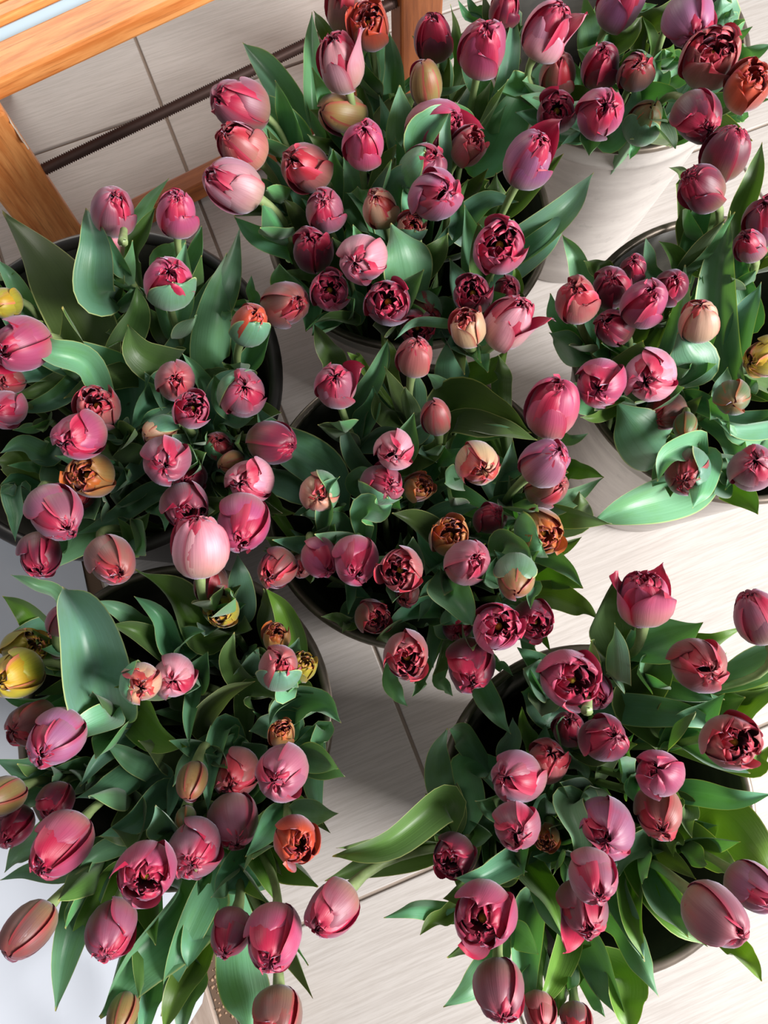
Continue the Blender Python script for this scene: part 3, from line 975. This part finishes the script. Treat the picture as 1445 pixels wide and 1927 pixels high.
# unit heads: radius 1, petals listed as (name, mesh)
def head(kind, seed):
    r = random.Random(seed); out = []
    U = r.uniform
    if kind == 'G':
        for k in range(3): out.append(('petal', petal('o', k * 2.094 + .6, 2.6, .93, 1.05, .05, .10, seed=seed + k)))
        for k in range(3): out.append(('petal', petal('o', k * 2.094 + 1.65, 2.5, .86, 1.0, .05, .10, seed=seed + 9 + k)))
        for k in range(3): out.append(('petal', petal('i', k * 2.094 + U(0, 2), 2.45, .55, .9, .12, .05, .06, seed=seed + 19 + k)))
        return out
    op = kind in 'OW'
    L = 2.35 if not op else 2.0
    shut = kind == 'D'
    # petal 0 is the low one: it opens a window on the crimson heart at azimuth 0
    for k in range(3):
        tip = U(.04, .16) if not op else U(.62, .78)
        Lk = L * U(.95, 1.04); fl_ = 0
        if not op and k == 0 and not shut: tip = U(.50, .72); Lk = L * U(.66, .80)
        if kind == 'F' and k == 1: fl_ = U(.18, .34); tip = .9
        if kind == 'W': tip = U(.85, 1.0); fl_ = U(.05, .35)
        out.append(('petal', petal('o', k * 2.094 + U(-.12, .12), Lk, 1.0, 1.02 if not op else 1.0, tip, U(.07, .13), .04 if not op else .06, fl_, seed + k, curl=.07 if op else .04, fold=U(0, .6))))
    for k in range(3):
        tip = U(.14, .34) if not op else U(.55, .70)
        Lk = L * U(.88, 1.0)
        if not op and not shut and k == seed // 7 % 3 and k != 1: tip = U(.5, .65); Lk = L * U(.7, .8)
        out.append(('petal', petal('o', k * 2.094 + 1.05 + U(-.15, .15), Lk, .91, 1.02, tip, U(-.04, .12), .07 if not op else .09, 0, seed + 10 + k, fold=U(0, .6))))
    o = U(0, 6)
    lay = ((4, .84, 1.0, (.92, 1.0), (.14, .34)), (4, .64, .9, (.90, .98), (.2, .42)), (3, .40, .7, (.86, .96), (.3, .6))) if not op else \
          ((5, .84, .95, (.90, .98), (.46, .66)), (5, .62, .85, (.90, .99), (.38, .58)), (3, .40, .8, (.86, .96), (.4, .7)))
    for q, (n, R, A, (l0, l1), (t0, t1)) in enumerate(lay):
        for k in range(n):
            out.append(('petal', petal('i', o + q * .5 + k * 6.283 / n + U(-.25, .25), L * U(l0, l1), R * U(.92, 1.08), A, U(t0, t1), U(-.14, .14), .07 + .03 * q, 0, seed + 20 + 10 * q + k, 9, 11 if q < 2 else 9, curl=U(-.12, .22), bmp=.09)))
    return out
VAR = {'C': [head('C', 100 + 7 * i) for i in range(8)], 'O': [head('O', 300 + 7 * i) for i in range(5)],
       'F': [head('F', 500 + 7 * i) for i in range(4)], 'G': [head('G', 700 + 7 * i) for i in range(3)], 'W': [head('W', 905)], 'D': [head('D', 1100 + 7 * i) for i in range(4)]}
def bract_mesh(seed):
    me = petal('o', 0, 2.25, 1.10, 1.35, .45, .0, .05, .0, seed, 11, 13, curl=.06)
    me.materials.clear(); me.materials.append(M_LEAF); me.name = 'leaf_hood'
    return me
BRACT = [bract_mesh(61), bract_mesh(67)]
TINT = {'U': (132, 112, 62), 'P': (166, 70, 104), 'K': (98, 28, 52), 'M': (138, 82, 98), 'L': (194, 138, 152), 'S': (148, 86, 84), 'B': (118, 80, 74),
        'O': (150, 110, 62), 'Y': (160, 148, 44), 'G': (92, 116, 72), 'C': (186, 150, 122), 'R': (166, 66, 38), 'V': (150, 90, 124)}
ALPHA = {'O': .34, 'Y': .06, 'R': .5, 'S': .82, 'C': .72, 'B': .8, 'G': .4}
LEAFC = {'g': (96, 146, 113), 'd': (80, 108, 52), 'y': (92, 130, 40), 'b': (104, 164, 116)}  # d: olive leaf colour, partly darkened to carry the shade on some leaves

H = []
for ln in HEADS.strip().splitlines():
    a, lab = ln.split('|'); a = a.split()
    H.append(dict(b=int(a[0]), x=float(a[1]), y=float(a[2]), w=float(a[3]), ang=math.radians(float(a[4])), tilt=math.radians(float(a[5])),
                  lev=int(a[6]), kind=a[7], col=a[8], cap=float(a[9]) if len(a) > 9 else None, lab=lab.strip()))
N = len(H)
Z0 = {1: .43, 2: .43, 3: .43, 4: .43, 5: .43, 6: .43, 7: .43}
rays = np.array([ray(h['x'], h['y']) for h in H])
kd = np.array([depth(unp(h['x'], h['y'], Z0[h['b']] + .028 * h['lev'])) for h in H])
wpx = np.array([h['w'] for h in H])
lev = np.array([h['lev'] + h['y'] * 1e-5 for h in H])
for it in range(60):
    P = CP + rays * kd[:, None]
    rad = .54 * wpx * kd / FPX
    D = np.linalg.norm(P[:, None] - P[None], axis=2)
    need = (rad[:, None] + rad[None]) * .93 - D
    np.fill_diagonal(need, -1)
    ii, jj = np.where((need > 0) & (lev[:, None] < lev[None]))
    if len(ii) == 0: break
    for i, j in zip(ii, jj):
        kd[i] += min(.004, need[i, j] * .4); kd[j] -= min(.002, need[i, j] * .12)
P = CP + rays * kd[:, None]
for i, h in enumerate(H):
    h['P'] = P[i]; h['k'] = kd[i]
    h['r'] = .5 * h['w'] * kd[i] / FPX * .94
    f = -rays[i] / np.linalg.norm(rays[i])
    e1 = CR - f * (CR @ f); e1 /= np.linalg.norm(e1); e2 = np.cross(f, e1)
    h['A'] = math.cos(h['tilt']) * f + math.sin(h['tilt']) * (math.cos(h['ang']) * e1 + math.sin(h['ang']) * e2)
    h['e'] = (e1, e2, f)

def bez(a, b, c, d, t): s = 1 - t; return s ** 3 * a + 3 * s * s * t * b + 3 * s * t * t * c + t ** 3 * d
def tube(pts, rads, n=8):
    V, Fc = [], []
    ref = np.array([.3, .9, .1])
    m = len(pts)
    for i in range(m):
        T = pts[min(i + 1, m - 1)] - pts[max(i - 1, 0)]; T /= np.linalg.norm(T)
        s = np.cross(T, ref); s /= np.linalg.norm(s); q = np.cross(s, T)
        for k in range(n):
            a = 2 * math.pi * k / n
            V.append(pts[i] + rads[i] * (math.cos(a) * s + math.sin(a) * q))
    for i in range(m - 1):
        for k in range(n):
            Fc.append((i * n + k, i * n + (k + 1) % n, (i + 1) * n + (k + 1) % n, (i + 1) * n + k))
    return V, Fc
def leafmesh(pts, wid, fold, roll0, roll1, wave, org, nu=7, nv=17, face=None, seed=0):
    """pts: control points (base..tip); Catmull-Rom spine; V-folded lanceolate blade"""
    r_ = random.Random(seed); ph = r_.uniform(0, 6.28); fq = r_.uniform(7, 11)
    C_ = [2 * pts[0] - pts[1]] + list(pts) + [2 * pts[-1] - pts[-2]]
    n = len(pts) - 1
    sp = []
    for j in range(nv):
        s = j / (nv - 1) * n; k = min(int(s), n - 1); t = s - k
        a, b, c, d = C_[k:k + 4]
        sp.append(.5 * (2 * b + (c - a) * t + (2 * a - 5 * b + 4 * c - d) * t * t + (3 * b - a - 3 * c + d) * t ** 3))
    V, UV = [], []
    for j in range(nv):
        v = j / (nv - 1)
        T = sp[min(j + 1, nv - 1)] - sp[max(j - 1, 0)]; T /= np.linalg.norm(T) + 1e-9
        f = CP - sp[j] if face is None else face; f = f / np.linalg.norm(f)
        Nn = f - T * (f @ T); l = np.linalg.norm(Nn)
        Nn = Nn / l if l > .05 else np.cross(T, np.array([1, .2, 0])); Nn /= np.linalg.norm(Nn)
        Sd = np.cross(T, Nn)
        ro = roll0 + (roll1 - roll0) * v
        Nn, Sd = math.cos(ro) * Nn + math.sin(ro) * Sd, math.cos(ro) * Sd - math.sin(ro) * Nn
        w = wid * (.30 + .70 * math.sin(math.pi / 2 * min(1, v / .42)) ** 1.1) * (1 if v < .42 else max(0, math.cos(math.pi / 2 * (v - .42) / .58)) ** 1.12)
        w = max(w, wid * .02)
        for i in range(nu):
            u = -1 + 2 * i / (nu - 1)
            cup = fold * w * (abs(u) ** 1.15)
            wv = wave * wid * math.sin(fq * v + ph + (1.3 if u > 0 else 0)) * u * u * (1 - v * .5)
            V.append(sp[j] + Sd * (u * w * (1 - .18 * abs(fold) * abs(u))) + Nn * (cup + wv) - org); UV.append(((u + 1) / 2, v))
    return mesh('leaf', V, gridfaces(nu, nv), [M_LEAF], UV)
def jit(c, a=.10):
    k = 1 + random.uniform(-a, a)
    return tuple(min(255, max(0, x * k * (1 + random.uniform(-a * .6, a * .6)))) for x in c)
def setcol(o, c, alpha=1.0): o.color = (*lin(c), alpha)

NB = {b: 0 for b in BK}; TOT = {b: sum(h['b'] == b for h in H) for b in BK}
for i, h in enumerate(H):
    b = h['b']; cx, cy, R, nm = BK[b]
    A, Pc, r = h['A'], h['P'], h['r']
    Lu = {'C': 2.3, 'F': 2.3, 'D': 2.3, 'G': 2.55, 'O': 1.95, 'W': 1.95}[h['kind']]
    sz = r if h['kind'] != 'W' else r * .82
    base = Pc - A * sz * Lu * .5
    # stem: from the bucket floor, up inside the rim, to the head
    a0 = math.atan2(base[1] - cy, base[0] - cx); q = NB[b] / max(1, TOT[b]); NB[b] += 1
    dr = math.hypot(base[0] - cx, base[1] - cy)
    r0 = R * .60 * min(1, .25 + .8 * dr / R) * (.55 + .4 * ((i * .618) % 1))
    B0 = np.array([cx + r0 * math.cos(a0), cy + r0 * math.sin(a0), .012])
    if base[2] > RZ + .02 or True:
        rq = min(dr * .86, R - .020)
        Q = np.array([cx + rq * math.cos(a0), cy + rq * math.sin(a0), min(RZ - .01, base[2] - .06)])
    if dr > R + .005:
        rq = R - .016
        Q = np.array([cx + rq * math.cos(a0), cy + rq * math.sin(a0), RZ + .012])
        up = np.array([.35 * math.cos(a0), .35 * math.sin(a0), 1.0])
    else: up = (Q - B0)
    up = up / np.linalg.norm(up)
    d1 = np.linalg.norm(base - Q)
    pts = [B0 + (Q - B0) * t for t in np.linspace(0, 1, 5)[:-1]] + [bez(Q, Q + up * d1 * .4, base - A * d1 * .38, base + A * sz * .08, t) for t in np.linspace(0, 1, 9)]
    h['stem'] = pts
    t = thing('tulip', f"{h['lab']}, {nm} bucket", 'tulip', tuple(B0), 'cut tulips in the flower buckets')
    h['root'] = t; h['org'] = B0; h['nl'] = 0
    sr = .0032 + .0006 * ((i * .37) % 1)
    V, Fc = tube([p - B0 for p in pts], [sr] * (len(pts) - 2) + [sr * 1.1, sr * 1.5], 8)
    obj('stem', mesh('stem', V, Fc, [M_STEM]), t)
    # head
    zt = Vector(A); 
    x0 = Vector((h['e'][0]))
    yv = zt.cross(x0).normalized(); xv = yv.cross(zt).normalized()
    rotm = Matrix((xv, yv, zt)).transposed().to_4x4()
    f_ = Vector(h['e'][2]) + .35 * Vector((random.uniform(-1, 1), random.uniform(-1, 1), random.uniform(-1, 1)))
    spin = math.atan2(f_.dot(yv), f_.dot(xv)) + random.uniform(-.7, .7)
    Mh = Matrix.Translation(Vector(base - B0)) @ rotm @ Matrix.Rotation(spin, 4, 'Z') @ Matrix.Diagonal((sz, sz, sz, 1))
    tint = jit(TINT[h['col']], .06); al = ALPHA.get(h['col'], 1.0)
    hv = VAR[h['kind']]; var = hv[i % len(hv)]
    for nmp, me in var:
        o = obj(nmp, me, t, Mh)
        setcol(o, jit(tint, .05), al)
    if h['kind'] in 'OW':
        o = obj('pistil', PIST, t, Mh @ Matrix.Diagonal((1, 1, 3.2, 1)))
        o = obj('stamens', STAM, t, Mh @ Matrix.Diagonal((1, 1, 2.6, 1)))
    if h['cap'] is not None:
        ca = math.radians(h['cap'])
        wdir = Vector(math.cos(ca) * h['e'][0] + math.sin(ca) * h['e'][1])
        az = math.atan2(wdir.dot(yv), wdir.dot(xv))
        Mb = Matrix.Translation(Vector(base - B0 - A * sz * .12)) @ rotm @ Matrix.Rotation(az, 4, 'Z') @ Matrix.Diagonal((sz, sz, sz, 1))
        o = obj('leaf', BRACT[i % 2], t, Mb); setcol(o, jit(LEAFC['g'], .08)); h['nl'] += 1

    if h['lab'].startswith(('crimson mauve tulip with a stubby', 'large ruffled rose tulip at the back')):
        sx, sy = (18, 42) if b == 3 else (34, 46)
        k2 = h['k'] - .012
        q0, q1 = CP + ray(h['x'] + sx + 2, h['y'] + sy - 6) * k2 + 0, CP + ray(h['x'] + sx, h['y'] + sy + 18) * (k2 - .012)
        V, Fc = tube([q0 + (q1 - q0) * t_ - B0 for t_ in (0, .4, .8, .97, 1, .93)], [.0034, .0036, .0042, .0046, .0036, .0028], 10)
        obj('cut_stalk', mesh('cut_stalk', V, Fc, [M_STEM]), t)['label'] = 'short cut stalk with open pale end'

# ---------------------------------------------------------------- leaves seen one by one
stems = {b: [(h, p) for h in H if h['b'] == b for p in h['stem'][2:8]] for b in BK}
for li, ln in enumerate(LEAVES.strip().splitlines()):
    a = ln.split(); b = int(a[0]); bx, by, tx, ty, w, bend = map(float, a[1:7]); kd_ = a[7]
    cx, cy, R, nm = BK[b]
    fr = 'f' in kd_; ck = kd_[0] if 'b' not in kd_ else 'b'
    zb, zt_ = (.375, .425) if not fr else (.45, .475)
    ln_px = math.hypot(tx - bx, ty - by)
    if ln_px > 170: zt_ -= .012
    Pb = unp(bx, by, zb); Pt = unp(tx, ty, zt_)
    if math.hypot(Pb[0] - cx, Pb[1] - cy) > R - .012:
        zb = max(zb, .392); Pb = unp(bx, by, zb)
    # nearest stem, counted a little against tulips that already carry leaves
    tgt = Pb - np.array([0, 0, .05])
    best = min(stems[b], key=lambda s: np.linalg.norm(s[1] - tgt) + .012 * s[0]['nl'])
    h = best[0]; h['nl'] += 1
    Ps = best[1]
    nx_, ny_ = -(ty - by) / (ln_px + 1e-6), (tx - bx) / (ln_px + 1e-6)
    zm = zb * .42 + zt_ * .58 + min(.02, ln_px * 9e-5)
    Pm = unp(bx * .45 + tx * .55 + nx_ * bend, by * .45 + ty * .55 + ny_ * bend, zm)
    wid = .5 * w * 1.26 * depth(Pm) / FPX
    rr = random.Random(li)
    Pl = Ps * .55 + Pb * .45 if np.linalg.norm(Ps - Pb) > .03 else Ps
    fold = rr.choice([.6, .8, .45, -.5, -.3, .7, 1.05])
    ro = rr.uniform(-.5, .5)
    me = leafmesh([Ps, Pb, Pm, Pt], wid, fold, ro, ro + rr.uniform(-.55, .55), rr.uniform(.05, .26), h['org'], 9, 24, seed=li)
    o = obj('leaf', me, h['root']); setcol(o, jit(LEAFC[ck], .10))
# ---------------------------------------------------------------- lower leaves that fill the bunches
for i, h in enumerate(H):
    rr = random.Random(5000 + i)
    b = h['b']; cx, cy, R, nm = BK[b]
    st = h['stem']
    for q in range(3 if h['nl'] < 2 else 2):
        j0 = rr.choice([4, 5, 6, 7]); Ps = st[j0]
        T = st[-1] - st[-4]; T /= np.linalg.norm(T)
        a0 = rr.uniform(0, 6.283) if q else math.atan2(-Ps[1], -Ps[0] + .0) + rr.uniform(-.8, .8)
        o_ = np.array([math.cos(a0), math.sin(a0), 0.]); o_ -= T * (o_ @ T); o_ /= np.linalg.norm(o_)
        Pt = st[-1] + T * h['r'] * rr.uniform(-.9, 1.0) + o_ * h['r'] * rr.uniform(1.2, 2.3)
        Pm = Ps * .48 + Pt * .52 + o_ * h['r'] * rr.uniform(.1, .5)
        if np.linalg.norm(Pt - Ps) < .05: Ps = st[max(2, j0 - 3)]
        me = leafmesh([Ps, Pm, Pt], h['r'] * rr.uniform(.62, .95), rr.choice([.7, .9, .5]), rr.uniform(-.3, .3), rr.uniform(-.5, .5), rr.uniform(.05, .2), h['org'], 7, 16, o_ * -1 + .6 * h['e'][2], 7000 + i * 4 + q)
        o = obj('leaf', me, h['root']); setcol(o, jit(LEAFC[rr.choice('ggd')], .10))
    for q in range(max(1, 2 - h['nl'])):
        k = rr.choice([2, 3, 4]); Ps = h['stem'][k]
        a0 = rr.uniform(0, 6.283)
        out = rr.uniform(.02, .06)
        Pt = Ps + np.array([out * math.cos(a0), out * math.sin(a0), 0]); 
        dx, dy = Pt[0] - cx, Pt[1] - cy; d = math.hypot(dx, dy); lim = R - .022
        if d > lim: Pt[0] = cx + dx * lim / d; Pt[1] = cy + dy * lim / d
        Pt[2] = rr.uniform(.335, .405)
        if Pt[2] < Ps[2] + .06: Ps = h['stem'][1]
        Pm = Ps * .5 + Pt * .5 + np.array([.012 * math.cos(a0), .012 * math.sin(a0), .01])
        dx, dy = Pm[0] - cx, Pm[1] - cy; d = math.hypot(dx, dy); lim = R * .9 - .022
        if d > lim: Pm[0] = cx + dx * lim / d; Pm[1] = cy + dy * lim / d
        fc = np.array([-math.cos(a0), -math.sin(a0), .9])
        me = leafmesh([Ps, Pm, Pt], rr.uniform(.009, .015), rr.choice([.5, .4, .6]), rr.uniform(-.3, .3), rr.uniform(-.5, .5), rr.uniform(.04, .12), h['org'], 7, 14, fc, 9000 + i * 3 + q)
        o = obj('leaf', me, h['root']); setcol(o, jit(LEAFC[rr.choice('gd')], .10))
